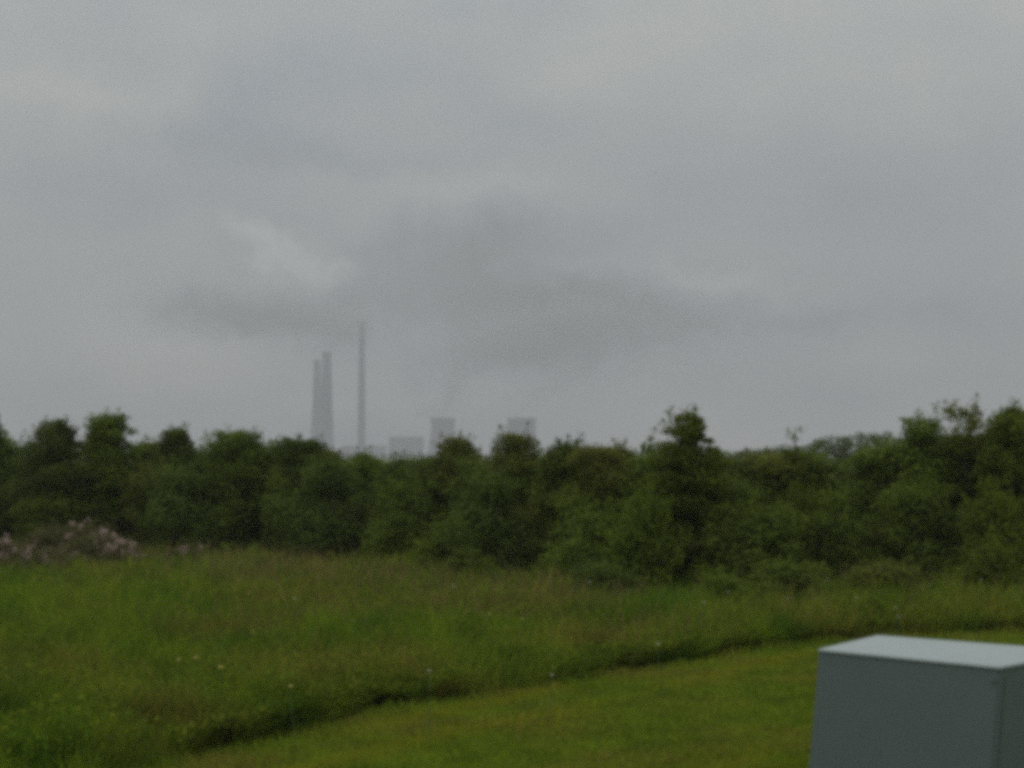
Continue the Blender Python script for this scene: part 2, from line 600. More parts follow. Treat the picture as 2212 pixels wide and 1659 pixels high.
# ------------------------------------------------------------------ trees and shrubs
def leaves_on(clumps, rng, leaf=0.07, dens=1.0, up=0.35):
    P, N = [], []
    for c, r, sq in clumps:
        n = max(12, int(dens * 0.62 * 4 * math.pi * r * r / (leaf * leaf * 0.5)))
        d = rng.normal(size=(n, 3))
        d /= np.linalg.norm(d, axis=1, keepdims=True)
        rr = r * (0.45 + 0.62 * rng.uniform(size=(n, 1)) ** 0.55)
        # break the clump outline
        rr *= 0.6 + 0.75 * vnoise(d[:, :1] * 2.1 + c[0] * 3, d[:, 2:] * 2.1 + d[:, 1:2] * 1.7 + c[2] * 3, 4)
        P.append(np.array(c) + d * rr * np.array([1, 1, sq]))
        N.append(d + np.array([0, 0, up]) + rng.normal(0, 0.5, (n, 3)))
    P, N = np.concatenate(P), np.concatenate(N)
    k = P[:, 2] > 0.03
    P, N = P[k], N[k]
    L = leaf * rng.uniform(0.7, 1.4, len(P))
    return leaf_quads(P, N, L, L * 0.55, rng)


def sprigs(rng, tips, leaf, length=0.35, n=26):
    """thin leafy shoots that stick out of a crown"""
    P, N = [], []
    for c, d in tips:
        d = np.array(d) / np.linalg.norm(d)
        s = rng.uniform(0, 1, (n, 1))
        off = rng.normal(size=(n, 3)) * leaf * 1.3 * (1.15 - s)
        P.append(np.array(c) + d * s * length + off)
        N.append(rng.normal(size=(n, 3)) + np.array([0, 0, 0.5]))
    P, N = np.concatenate(P), np.concatenate(N)
    L = leaf * rng.uniform(0.7, 1.2, len(P))
    return leaf_quads(P, N, L, L * 0.5, rng)


def profile(style, t):
    if style == 'dome':
        return math.sqrt(max(0.0, 1 - (1.25 * t - 0.42) ** 2 / 0.72)) * (0.75 + 0.25 * min(1, t * 4))
    if style == 'boxy':
        return 0.92 if 0.15 < t < 0.9 else 0.72
    if style == 'cone':
        return max(0.14, 1.0 - 0.85 * t)
    if style == 'fan':
        return 0.55 + 0.5 * t if t < 0.85 else 0.8
    if style == 'shrub':
        return math.sqrt(max(0.05, 1 - (t * 0.96) ** 2))
    return 1.0


def crown_clumps(style, wd_, h0, h1, rng, n=34, rmin=0.16, rmax=0.30, jit=0.22):
    cl = []
    half = wd_ / 2
    ph = rng.uniform(0, 50)
    for i in range(n):
        t_ = (i + rng.uniform(0, 1)) / n
        a = i * 2.4 + rng.uniform(-0.5, 0.5)
        pr = half * profile(style, t_)
        if 0.16 < jit < 0.18:       # skyline trees broaden towards their base
            pr *= 1.0 + 0.55 * max(0.0, 0.85 - t_)
        if jit > 0.2:               # lopsided, bulging outline
            pr *= 0.62 + 0.76 * float(vnoise(math.cos(a) * 1.2 + ph, math.sin(a) * 1.2 + t_ * 2.6, 17))
        r = wd_ * (rmin * 0.55 + (rmax - rmin * 0.55) * rng.uniform() ** 1.8) * (0.85 if t_ > 0.8 else 1.0)
        rad = max(0.0, pr * rng.uniform(1 - jit * 1.1, 1 + jit) - r * 0.7) * math.sqrt(rng.uniform(0.15, 1.0))
        z = h0 + (h1 - h0) * min(1.0, max(0.0, t_ + rng.normal(0, 0.05)))
        z = min(z, h1 - r * 0.62)
        cl.append(((rad * math.cos(a), rad * math.sin(a), max(z, r * 0.45)), r, 0.75))
    return cl


def trunk_mesh(h1, base_r, clumps, rng, stems=1):
    parts = []
    for s in range(stems):
        a = rng.uniform(0, 6.28)
        sp = 0.0 if stems == 1 else 0.12 * h1
        pts = [(0.05 * s * math.cos(a), 0.05 * s * math.sin(a), -0.05)]
        for i in range(1, 5):
            u = i / 4
            pts.append((sp * u * math.cos(a) + rng.normal(0, 0.03), sp * u * math.sin(a) + rng.normal(0, 0.03), h1 * 0.86 * u))
        parts.append(tube(pts, [base_r, base_r * 0.8, base_r * 0.6, base_r * 0.38, base_r * 0.14]))
    for c, r, _ in clumps[:: max(1, len(clumps) // 14)]:
        z0 = max(0.12 * h1, c[2] - 0.25 * h1)
        pts = [(0, 0, z0), (c[0] * 0.5, c[1] * 0.5, (z0 + c[2]) / 2 - 0.02), (c[0], c[1], c[2])]
        parts.append(tube(pts, [base_r * 0.4, base_r * 0.28, base_r * 0.1], 5))
    return join(parts)


def make_plant(name, style, h1, wd_, leafmat, seed, leaf=0.07, dens=1.0, h0=None, n=34, loc=(0, 0, 0), rmin=0.16, rmax=0.30, jit=0.22, shoots=14, stems=1, shoot_len=0.26, extra=None):
    rg = np.random.default_rng(seed)
    root = empty(name, loc)
    h0 = 0.22 * h1 if h0 is None else h0
    cl = crown_clumps(style, wd_, h0, h1, rg, n, rmin, rmax, jit) if style != 'tiered' else []
    if style == 'tiered':
        # a dense head on a leader, open notches, then spreading lower branches (offsets in crown widths / heights)
        for (ux, uz, ur, kd) in ((0.03, .965, .10, 2), (-.10, .95, .09, 2), (.13, .945, .11, 3), (.02, .915, .17, 4), (.20, .905, .09, 2), (-.16, .885, .09, 2),
                                 (-.27, .875, .06, 1), (.12, .875, .13, 3), (-.02, .86, .13, 3), (.28, .835, .09, 2), (.02, .815, .2, 4), (-.22, .815, .13, 3),
                                 (-.44, .835, .055, 1), (-.38, .805, .09, 2), (.30, .79, .12, 3), (0, .76, .22, 4), (-.3, .755, .17, 4), (.33, .745, .17, 4),
                                 (.1, .68, .26, 5), (-.25, .66, .24, 5), (.36, .64, .2, 4), (0, .56, .28, 5), (-.36, .54, .22, 4), (.3, .5, .26, 5),
                                 (-.1, .42, .28, 5), (.36, .36, .24, 4), (-.36, .34, .24, 4), (0, .26, .28, 5)):
            for j in range(kd):
                yy = 0.0 if kd < 2 else (j / (kd - 1) - 0.5) * 2 * max(abs(ux), .16) * rg.uniform(.7, 1.1)
                cl.append((((ux + rg.normal(0, .025)) * wd_, yy * wd_, (uz - ur * .25) * h1), ur * wd_ * rg.uniform(.75, 1.0), .7))
    if extra:
        cl += extra
    Q = [leaves_on(cl, rg, leaf, dens)]
    top = sorted(cl, key=lambda c_: -c_[0][2])[: max(6, len(cl) // 2)]
    tips = []
    for i in range(shoots):
        c, r, sq = top[i % len(top)] if i % 2 else cl[(i * 7) % len(cl)]
        d = np.array([rg.normal(0, 0.6), rg.normal(0, 0.6), rg.uniform(0.5, 1.2)])
        d /= np.linalg.norm(d)
        tips.append((np.array(c) + d * r * 0.75, d))
    if tips:
        Q.append(sprigs(rg, tips, leaf, shoot_len))
    mesh_np('crown' if stems == 1 else 'foliage', *quads(np.concatenate(Q)), LEAF[leafmat], root)
    v, f_ = trunk_mesh(h1, 0.035 + 0.012 * h1, cl, rg, stems)
    mesh_py('trunk' if stems == 1 else 'stems', v, f_, BARK, root)
    return root


def top_h(dcol, drow, Y):
    p = atd(dcol, drow, Y)
    return p.x, p.z


# trees that stand out against the sky: column, top row, left, right (photo view 2212 wide), style, leaf, label
SKYLINE = [
    (-45, 900, -120, 6, 4, 'dome', 'dark', dict(n=30), 'dark tree cut by the photo\'s left border, only its right flank showing'),
    (122, 914, 55, 190, 3.5, 'dome', 'dark', dict(n=34), 'dark domed tree rising above the thicket, straight behind the pink flowering weeds'),
    (240, 903, 192, 292, 3.5, 'boxy', 'green', dict(n=44), 'square topped green tree, the taller neighbour right of the dark domed tree'),
    (381, 934, 340, 422, 4.5, 'boxy', 'dark', dict(n=46), 'narrow dark tree top standing between two dips of the skyline'),
    (512, 936, 440, 572, 3.5, 'fan', 'green', dict(n=32), 'green tree whose flat top slants up to the right, left of the chimneys'),
    (652, 956, 592, 708, 4.5, 'boxy', 'dark', dict(n=44), 'low flat topped dark tree at the foot of the wide grey chimneys'),
    (790, 990, 735, 850, 5.5, 'dome', 'green', dict(n=26), 'low rounded green tree in the dip under the slender chimney'),
    (990, 954, 930, 1050, 5.0, 'dome', 'olive', dict(n=40, dens=0.6, shoots=26), 'thin yellowish olive tree with see-through top below the left cooling tower'),
    (1112, 946, 1064, 1176, 5.0, 'boxy', 'olive', dict(n=40, dens=0.75, shoots=26), 'olive tree with ragged top in front of the right cooling tower'),
    (1222, 952, 1180, 1282, 5.0, 'dome', 'dark', dict(n=28, shoots=20), 'dark tree with two leafy shoots like horns on its top'),
    (1482, 884, 1406, 1546, 4.0, 'tiered', 'green', dict(shoots=20, shoot_len=0.22), 'tall layered tree with tiers of spreading branches, highest on the skyline'),
    (1725, 944, 1695, 1757, 4.5, 'fan', 'green', dict(n=12, dens=0.7, shoots=16, rmin=.14, rmax=.25, jit=.3), 'small wispy sapling poking above the thicket left of the far wooded hill'),
    (1992, 910, 1950, 2044, 4.5, 'boxy', 'green', dict(n=28, shoots=20), 'flat topped green tree where the far wooded hill ends'),
    (2082, 886, 2040, 2132, 4.5, 'boxy', 'olive', dict(n=26, dens=0.8, shoots=24, rmin=.16, rmax=.3, jit=.2), 'olive tree with a ragged open top, tallest near the right border'),
    (2185, 892, 2128, 2250, 4.0, 'dome', 'green', dict(n=32), 'broad green tree at the photo\'s right border, above the grey cabinet'),
]
for i, (col, row, l, r_, dd, style, lm, kw, label) in enumerate(SKYLINE):
    Y = front_d(col) + dd
    xx, h1 = top_h(col, row, Y)
    wd_ = (r_ - l) * DP / F_PX * Y * 1.18
    h1 += 0.10
    if style == 'tiered':
        wd_ *= 1.12
    kw = dict(dict(rmin=0.20, rmax=0.36, jit=0.17, h0=h1 * 0.3), **kw)
    kw['n'] = int(kw.get('n', 30) * 1.75)
    if style == 'dome':
        kw['n'] += 8
    ex = None
    if 'horns' in label:
        ex = []
        for (hc, hr) in ((1206, 944), (1247, 948)):
            hx, hz = top_h(hc, hr, Y)
            ex += [((hx - xx, 0.0, hz - 0.08), 0.10, 1.0), ((hx - xx, 0.05, hz - 0.24), 0.10, 1.2)]
        h1 = top_h(col, 962, Y)[1]
    rt = make_plant('tree', style, h1, max(wd_, 0.5), lm, 100 + i, loc=(xx, Y, 0), extra=ex, **kw)
    tag(rt, label, 'tree', 'trees along the skyline')

# landmarks for the two filling rows
WHERE = [
    (15, 'at the photo\'s left border'), (118, 'under the dark domed tree'), (225, 'under the square topped tree'),
    (318, 'left of the narrow dark tree'), (405, 'under the narrow dark tree'), (505, 'under the slant topped tree'),
    (600, 'right of the slant topped tree'), (690, 'under the wide grey chimneys'), (785, 'under the slender chimney'),
    (880, 'under the hazy boiler house'), (968, 'under the left cooling tower'), (1045, 'between the two cooling towers'),
    (1130, 'under the right cooling tower'), (1225, 'under the tree with two horns'), (1315, 'right of the tree with two horns'),
    (1400, 'left of the tall layered tree'), (1485, 'under the tall layered tree'), (1575, 'right of the tall layered tree'),
    (1655, 'left of the wispy sapling'), (1735, 'under the wispy sapling'), (1820, 'under the left slope of the far hill'),
    (1905, 'under the crest of the far hill'), (1990, 'under the flat topped tree at right'), (2075, 'under the ragged olive tree at right'),
    (2165, 'at the photo\'s right border'),
]
SX = [-200, 0, 60, 310, 430, 585, 700, 760, 830, 920, 1000, 1060, 1180, 1300, 1420, 1560, 1650, 1740, 1900, 1960, 2212, 2400]
SY = [958, 955, 958, 958, 980, 962, 984, 996, 1016, 1006, 994, 1014, 990, 982, 988, 998, 998, 994, 986, 964, 944, 930]
PROTO_T = {}
random.seed(4)
for key, (style, lm, look) in {
        'a': ('dome', 'green', 'leafy green'), 'b': ('boxy', 'dark', 'dense dark'), 'c': ('dome', 'olive', 'olive tinted'),
        'd': ('cone', 'green', 'pointed green'), 'e': ('fan', 'dark', 'bushy dark')}.items():
    PROTO_T[key] = (make_plant('thicket_tree', style, 4.0, 2.5, lm, 300 + ord(key), n=64, h0=0.5, shoots=40, rmin=0.12, rmax=0.30, dens=0.8), look)
PROTO_S = {}
for key, (lm, look, hh, ww) in {
        'a': ('green', 'rounded green', 1.5, 1.9), 'b': ('dark', 'dark dense', 1.7, 2.0), 'c': ('olive', 'olive green', 1.4, 1.8),
        'd': ('bright', 'fresh green', 1.3, 1.9), 'e': ('green', 'upright green', 1.9, 1.5)}.items():
    PROTO_S[key] = (make_plant('shrub', 'shrub', hh, ww, lm, 400 + ord(key), n=46, h0=0.15, shoots=44, stems=3, leaf=0.06, rmin=0.10, rmax=0.27, dens=0.8), look, hh)
used = set()


def place(protos, key, x_, y_, zs, ws):
    src = protos[key][0]
    if key not in used and protos is PROTO_T or (key + 's') not in used and protos is PROTO_S:
        used.add(key if protos is PROTO_T else key + 's')
        src.location = (x_, y_, 0)
        src.rotation_euler = (0, 0, random.uniform(0, 6.28))
        src.scale = (ws, ws, zs)
        return src
    return copy_tree(src, (x_, y_, 0), random.uniform(0, 6.28), (ws, ws, zs))


TK = 'abcde bacde ebadc abecd bdaec'.replace(' ', '')
SK = 'badcb aebca dbcea dcbad ecabd'.replace(' ', '')
for i, (col, where) in enumerate(WHERE):
    Y = front_d(col) + 5.6 + random.uniform(-0.7, 0.7)
    xx, h1 = top_h(col + random.uniform(-10, 10), float(np.interp(col, SX, SY)) + random.uniform(-12, 6), Y)
    o = place(PROTO_T, TK[i], xx, Y, h1 / 4.0 * 1.03, random.uniform(1.0, 1.3))
    tag(o, f'{PROTO_T[TK[i]][1]} young tree deep in the thicket, {where}', 'tree', 'young trees filling the thicket')
for i, (col, where) in enumerate(WHERE):
    col2 = col + random.uniform(-18, 18)
    Y = front_d(col2) + 1.9 + random.uniform(-0.6, 1.8)
    hh = random.uniform(1.5, 3.0) * (0.85 if col > 1300 else 1.0)
    xx = atd(col2, 1000, Y).x
    o = place(PROTO_S, SK[i], xx, Y, hh / PROTO_S[SK[i]][2], random.uniform(0.9, 1.6))
    tag(o, f'{PROTO_S[SK[i]][1]} shrub at the thicket front, {where}', 'shrub', 'shrubs along the front of the thicket')
# low bushes that step out into the meadow
LOW = [(2130, 1.25, 33.2, 'd', 1.1, 'light green low bush nearest the right border, far above the cabinet'),
       (1690, 1.05, 31.6, 'a', 1.2, 'low green bush stepping out of the thicket, right of the dark hollow'),
       (1905, 1.0, 31.8, 'c', 1.2, 'low olive bush in the meadow edge, between two lighter bushes at right'),
       (1560, 0.9, 30.6, 'd', 1.0, 'small light green bush beside the dark hollow below the layered tree'),
       (1290, 0.95, 33.0, 'b', 1.1, 'low dark bush ending the dark wedge of thicket in the middle'),
       (1010, 1.0, 37.4, 'e', 1.0, 'low dusky bush alone ahead of the thicket, below the left cooling tower')]
for col, hh, Y, key, ws, label in LOW:
    xx = atd(col, 1000, Y).x
    o = place(PROTO_S, key, xx, Y, hh / PROTO_S[key][2], ws)
    tag(o, label, 'bush', 'low bushes ahead of the thicket')


# ------------------------------------------------------------------ pink flowering weeds, left
def make_flowering(seed, hh, ww, loc, blooms):
    rg = np.random.default_rng(seed)
    root = empty('flowering_weed', loc)
    cl = crown_clumps('shrub', ww, 0.1, hh, rg, 22, 0.12, 0.22)
    mesh_np('foliage', *quads(leaves_on(cl, rg, 0.07, 0.7)), LEAF['weed'], root)
    parts = []
    for c, r, _ in cl[::2]:
        parts.append(tube([(0, 0, 0), (c[0] * 0.6, c[1] * 0.6, c[2] * 0.6), (c[0], c[1], c[2] + r)], [0.014, 0.010, 0.005], 4))
    v, f_ = join(parts)
    mesh_py('stems', v, f_, BARK, root)
    P, N = [], []
    for i in range(blooms):
        c, r, sq = cl[int(rg.integers(len(cl) // 4, len(cl)))]
        d = rg.normal(size=3) + np.array([0, -0.4, 0.9])
        d /= np.linalg.norm(d)
        ctr = np.array(c) + d * r * 1.05
        for j in range(16):
            P.append(ctr + rg.normal(size=3) * 0.045)
            N.append(rg.normal(size=3) + d)
    P, N = np.array(P), np.array(N)
    L = 0.055 * rg.uniform(0.7, 1.3, len(P))
    mesh_np('blossoms', *quads(leaf_quads(P, N, L, L * 0.8, rg)), PINK, root)
    return root


for i, (col, hh, ww, Y, bl, label) in enumerate([
        (10, 1.0, 2.4, 41.0, 34, 'pink flowering weed clump cut by the left border'),
        (140, 1.3, 4.0, 42.5, 20, 'tallest mound of weeds with faint pink bloom, under the dark domed tree'),
        (205, 1.15, 2.2, 41.2, 16, 'weed mound with a few pink tufts, middle of the flowering patch'),
        (262, 0.95, 1.9, 40.5, 28, 'pink blossomed weed clump at the right end of the flowering patch'),
        (395, 0.8, 1.6, 41.5, 7, 'low greyish weed clump in the meadow, below the narrow dark tree'),
        (80, 0.9, 2.2, 39.6, 8, 'low brownish weed clump in front of the flowering mound')]):
    tag(make_flowering(500 + i, hh, ww, (atd(col, 1000, Y).x, Y, 0), bl), label, 'weeds', 'pink flowering weeds at left')

# ------------------------------------------------------------------ single pale wildflowers in the meadow
WHITE = simple('white_petal', (0.62, 0.62, 0.5), 0.6, 0.1, 6.0)
YELLOW = simple('yellow_petal', (0.62, 0.5, 0.12), 0.6, 0.15, 6.0)
STEM = simple('flower_stem', (0.07, 0.11, 0.03), 0.7, 0.2, 6.0)


def make_flower(name, mat, rad, hh):
    root = empty(name, (0, 0, 0))
    v, f_ = tube([(0, 0, 0), (0.01, 0, hh * 0.5), (0.0, 0.01, hh)], [0.006, 0.005, 0.004], 5)
    mesh_py('stem', v, f_, STEM, root)
    V, Fc = [(0, 0, hh)], []
    kk = 9
    for j in range(kk):                 # ring of petals, slightly cupped, with a thick centre
        a0 = 6.283 * j / kk
        o = len(V)
        for da, rr, zz in ((-0.16, 0.35, 0.01), (-0.26, 0.8, 0.018), (0, 1.0, 0.012), (0.26, 0.8, 0.018), (0.16, 0.35, 0.01)):
            V.append((rad * rr * math.cos(a0 + da), rad * rr * math.sin(a0 + da), hh + zz))
        Fc += [(0, o, o + 4), (o, o + 1, o + 2, o + 3, o + 4)]
    mesh_py('flower_head', V, Fc, mat, root).rotation_euler = (0, 0, 0)
    return root


wf = make_flower('wildflower', WHITE, 0.028, 0.72)
yf = make_flower('yellow_wildflower', YELLOW, 0.03, 0.68)
spots = [(930, 1447), (1432, 1388), (1942, 1330), (1935, 1312), (1182, 1455), (1330, 1240), (1520, 1300), (1700, 1290), (1580, 1278),
         (1860, 1288), (1790, 1250), (2000, 1262), (2120, 1250), (980, 1262), (1270, 1255), (640, 1290)]
first = True
for dcol, drow in spots:
    # find the depth where a head 0.9 m up meets that line of sight
    Y = (EYE - 0.73) * F_PX / max(20, drow * DP - 456)
    if Y < 15 or Y > 44:
        continue
    p = atd(dcol, drow, Y)
    o = wf if first else copy_tree(wf, (0, 0, 0))
    first = False
    o.location = (p.x, Y, 0)
    o.rotation_euler = (R(random.uniform(-6, 6)), R(random.uniform(-6, 6)), random.uniform(0, 6))
    tag(o, 'tiny whitish wildflower on a thin stem above the meadow grass', 'flower', 'pale wildflowers dotting the meadow')
first = True
for dcol, drow in [(640, 1478), (395, 1420), (480, 1436), (420, 1415), (1055, 1325), (1130, 1335), (610, 1290), (540, 1280)]:
    Y = (EYE - 0.69) * F_PX / max(20, drow * DP - 456)
    p = atd(dcol, drow, Y)
    o = yf if first else copy_tree(yf, (0, 0, 0))
    first = False
    o.location = (p.x, Y, 0)
    o.rotation_euler = (R(random.uniform(-6, 6)), R(random.uniform(-6, 6)), random.uniform(0, 6))
    tag(o, 'small dull yellow wildflower standing in the meadow grass', 'flower', 'yellow wildflowers dotting the meadow')

# ------------------------------------------------------------------ grey utility cabinet, lower right, leaning a little
m, t = material('grey_painted_steel')
oc = t.n('ShaderNodeTexCoord').outputs['Object']
f = t.noise(oc, 1.6, 5.0, 0.6)
f2 = t.noise(oc, 9.0, 4.0, 0.7)
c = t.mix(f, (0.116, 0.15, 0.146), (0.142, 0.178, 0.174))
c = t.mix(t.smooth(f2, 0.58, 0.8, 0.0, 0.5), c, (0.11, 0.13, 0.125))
bmp = t.n('ShaderNodeBump')
bmp.inputs['Strength'].default_value = 0.15
bmp.inputs['Distance'].default_value = 0.01
t.nt.links.new(f2, bmp.inputs['Height'])
out(t, principled(t, c, t.m('MULTIPLY_ADD', f2, 0.25, 0.35), normal=bmp.outputs[0]))
STEEL = m
LID_SKYLIT = simple('skylit_lid_tone', (0.265, 0.31, 0.302), 0.45, 0.16, 1.8)  # same cabinet grey, lightened so the colour carries the sky light on top
CONCRETE = simple('concrete', (0.34, 0.33, 0.31), 0.9, 0.2, 5.0)
DARKSTEEL = simple('dark_gasket', (0.05, 0.055, 0.055), 0.7, 0.2, 8.0)
ZT = 1.33
cA, cB, cC, cD = (hit(px, py, ZT) for px, py in ((817, 649), (877, 635), (1090, 651), (1001, 667)))
cen = (cA + cB + cC + cD) / 4
LEAN = Vector((-0.095, 0.0, -1.0))
base_c = cen + LEAN * ZT
cab = empty('utility_cabinet', base_c)
tag(cab, 'grey metal utility cabinet with a flat top toned as if skylit, leaning slightly on the lawn', 'utility box')


def ring(s, down):
    """cabinet outline scaled about its middle, some way below the top"""
    return [cen + (p - cen) * s + LEAN * down - base_c for p in (cA, cB, cC, cD)]


def bevelled(name, verts, faces, mat, parent, wid=0.012, seg=3):
    o = mesh_py(name, verts, faces, mat, parent)
    bm = bmesh.new()
    bm.from_mesh(o.data)
    bmesh.ops.recalc_face_normals(bm, faces=bm.faces)
    bmesh.ops.bevel(bm, geom=list(bm.edges), offset=wid, segments=seg, affect='EDGES', clamp_overlap=True)
    bm.to_mesh(o.data)
    bm.free()
    for p in o.data.polygons:
        p.use_smooth = False
    return o


BOXF = [(0, 1, 2, 3), (7, 6, 5, 4), (0, 4, 5, 1), (1, 5, 6, 2), (2, 6, 7, 3), (3, 7, 4, 0)]
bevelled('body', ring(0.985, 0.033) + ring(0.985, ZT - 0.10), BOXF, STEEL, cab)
bevelled('lid', ring(1.0, 0.0) + ring(1.0, 0.03), BOXF, LID_SKYLIT, cab, 0.01)
bevelled('base_pad', ring(1.09, ZT - 0.097) + ring(1.09, ZT + 0.04), BOXF, CONCRETE, cab, 0.02)


def face_pt(P, Q, u, down, proud=0.0):
    """a point on the side between corners P and Q"""
    p = cen + (P - cen) * 0.985
    q = cen + (Q - cen) * 0.985
    nrm = (q - p).cross(LEAN).normalized()
    if nrm.dot((p + q) / 2 - cen) < 0:
        nrm = -nrm
    return p.lerp(q, u) + LEAN * down + nrm * proud - base_c


def side_panel(name, P, Q, u0, u1, d0, d1, mat, proud=0.012):
    vs = [face_pt(P, Q, u, d, pr) for pr in (proud, -0.004) for u, d in ((u0, d0), (u1, d0), (u1, d1), (u0, d1))]
    return bevelled(name, vs, BOXF, mat, cab, 0.004, 2)


side_panel('door', cD, cC, 0.06, 0.94, 0.09, 1.12, STEEL)
side_panel('hinge', cA, cD, 0.965, 0.985, 0.11, 0.15, STEEL, 0.02)
side_panel('hinge', cA, cD, 0.965, 0.985, 0.95, 0.99, STEEL, 0.02)

# ------------------------------------------------------------------ far tree lines: uncountable masses
def far_wood(name, label, Y, cols, rows, leafmat, leaf, depth, seed, spacing):
    rg = np.random.default_rng(seed)
    cl = []
    c0, c1 = cols[0], cols[-1]
    x0, x1 = atd(c0, 985, Y).x, atd(c1, 985, Y).x
    nn = int((x1 - x0) / spacing)
    for i in range(nn):
        x_ = x0 + (i + rg.uniform(0, 1)) * spacing
        col = (x_ / Y * F_PX + 512) / DP
        hh = atd(col, float(np.interp(col, cols, rows)), Y).z * rg.uniform(0.86, 1.03)
        for k_ in range(3):
            r = min(hh * 0.32, spacing * 1.6) * rg.uniform(0.8, 1.2)
            cl.append(((x_ + rg.normal(0, spacing * 0.6), Y + rg.uniform(0, depth), max(r * 0.4, hh - r * (0.8 + 1.2 * k_))), r, 0.8))
    return tag(mesh_np(name, *quads(leaves_on(cl, rg, leaf, 0.8)), LEAF[leafmat]), label, 'woods', kind='stuff')


far_wood('wooded_hill', 'blue green wooded hill far behind the right side of the thicket', 190,
         [1640, 1740, 1800, 1870, 1960, 2100, 2400], [972, 956, 942, 931, 930, 932, 925], 'dark', 0.30, 8, 61, 0.55)
far_wood('far_tree_line', 'greyish far tree line just above the thicket between the horned tree and the layered tree', 230,
         [1150, 1260, 1300, 1420, 1560, 1700], [985, 966, 963, 968, 968, 972], 'green', 0.42, 6, 62, 0.8)
far_wood('distant_woods', 'pale hazy woods along the horizon in front of the power station', 1500,
         [-300, 0, 430, 700, 930, 1300, 2500], [966, 964, 964, 980, 980, 978, 975], 'dark', 2.2, 30, 63, 4.0)

far_wood('bushy_thicket', 'bushy green thicket running on past the borders of the photo', 52,
         [-1100, -200, -60], [960, 960, 962], 'green', 0.11, 5, 64, 0.5)

# ------------------------------------------------------------------ power station, four kilometres off
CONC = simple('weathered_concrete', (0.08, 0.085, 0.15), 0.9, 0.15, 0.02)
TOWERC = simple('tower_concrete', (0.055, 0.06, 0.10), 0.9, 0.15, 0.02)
CLAD = simple('grey_cladding', (0.15, 0.16, 0.18), 0.8, 0.12, 0.03)
ROOF = simple('dark_roofing', (0.10, 0.10, 0.11), 0.9, 0.15, 0.03)
MPP = 1.0 / F_PX                    # metres per frame pixel and metre of depth


def lathe(prof, sides=40, cap=False):
    V, Fc = [], []
    for (r, z) in prof:
        for k_ in range(sides):
            a = 2 * math.pi * k_ / sides
            V.append((r * math.cos(a), r * math.sin(a), z))
    for i in range(len(prof) - 1):
        for k_ in range(sides):
            a, b = i * sides + k_, i * sides + (k_ + 1) % sides
            Fc.append((a, b, b + sides, a + sides))
    if cap:
        Fc.append(tuple(range((len(prof) - 1) * sides, len(prof) * sides)))
    return V, Fc


def chimney(col, row, w_top, w_base, Y, label):
    p = atd(col, row, Y)
    h_ = p.z
    rt_, rb = w_top * DP * MPP * Y / 2, w_base * DP * MPP * Y / 2
    root = empty('chimney', (p.x, Y, 0))
    v, f_ = lathe([(rb, 0), (rb * 0.75 + rt_ * 0.25, h_ * 0.25), (rb * 0.45 + rt_ * 0.55, h_ * 0.55), (rt_, h_ - 8)], 36)
    mesh_py('shaft', v, f_, CONC, root, True)
    v, f_ = lathe([(rt_ + 0.6, h_ - 8), (rt_ + 0.9, h_ - 1), (rt_ + 0.9, h_), (rt_ - 1.2, h_), (rt_ - 1.2, h_ - 8)], 36)
    mesh_py('rim', v, f_, ROOF, root, False)
    return tag(root, label, 'chimney', 'power station chimneys')


chimney(685, 777, 14, 26, 4150, 'narrower grey chimney of the joined pair, left of the wide one and slightly shorter')
chimney(706, 760, 19, 33, 3950, 'wide grey concrete chimney, darkest of the pair on the left')
chimney(782, 694, 11, 18, 4050, 'slender lone chimney, tallest of the power station, tip lost in cloud')


def tower(col, row, w_top, Y, waist, w_base, label):
    p = atd(col, row, Y)
    h_ = p.z
    s = DP * MPP * Y / 2
    rt_, rw, rb = w_top * s, waist * s, w_base * s
    root = empty('cooling_tower', (p.x, Y, 0))
    prof = []
    for i in range(15):
        u = i / 14
        z = 8 + (h_ - 10) * u
        if u < 0.78:
            q = (0.78 - u) / 0.78
            r = math.sqrt(rw ** 2 + (rb ** 2 - rw ** 2) * q ** 2)
        else:
            q = (u - 0.78) / 0.22
            r = rw + (rt_ - rw) * q ** 1.5
        prof.append((r, z))
    v, f_ = lathe(prof, 48)
    mesh_py('shell', v, f_, TOWERC, root, True)
    v, f_ = lathe([(prof[-1][0] + 0.3, h_ - 2), (prof[-1][0] + 1.2, h_ - 1.2), (prof[-1][0] + 1.2, h_), (prof[-1][0] - 1.0, h_), (prof[-1][0] - 1.0, h_ - 6)], 48)
    mesh_py('rim', v, f_, ROOF, root)
    parts = []
    for k_ in range(24):
        a = 6.283 * k_ / 24
        for da in (-0.1, 0.1):
            parts.append(tube([(rb * 1.05 * math.cos(a + da), rb * 1.05 * math.sin(a + da), -0.5), (rb * 0.995 * math.cos(a), rb * 0.995 * math.sin(a), 8.3)], [0.7, 0.7], 5))
    v, f_ = join(parts)
    mesh_py('support_columns', v, f_, CONC, root)
    return tag(root, label, 'cooling tower', 'power station cooling towers')


tower(957, 903, 54, 4100, 51, 70, 'left cooling tower, grey and flaring, under the widening rise of steam')
tower(1127, 903, 63, 4000, 60, 80, 'right cooling tower, wider and free of a tall plume, behind olive trees')


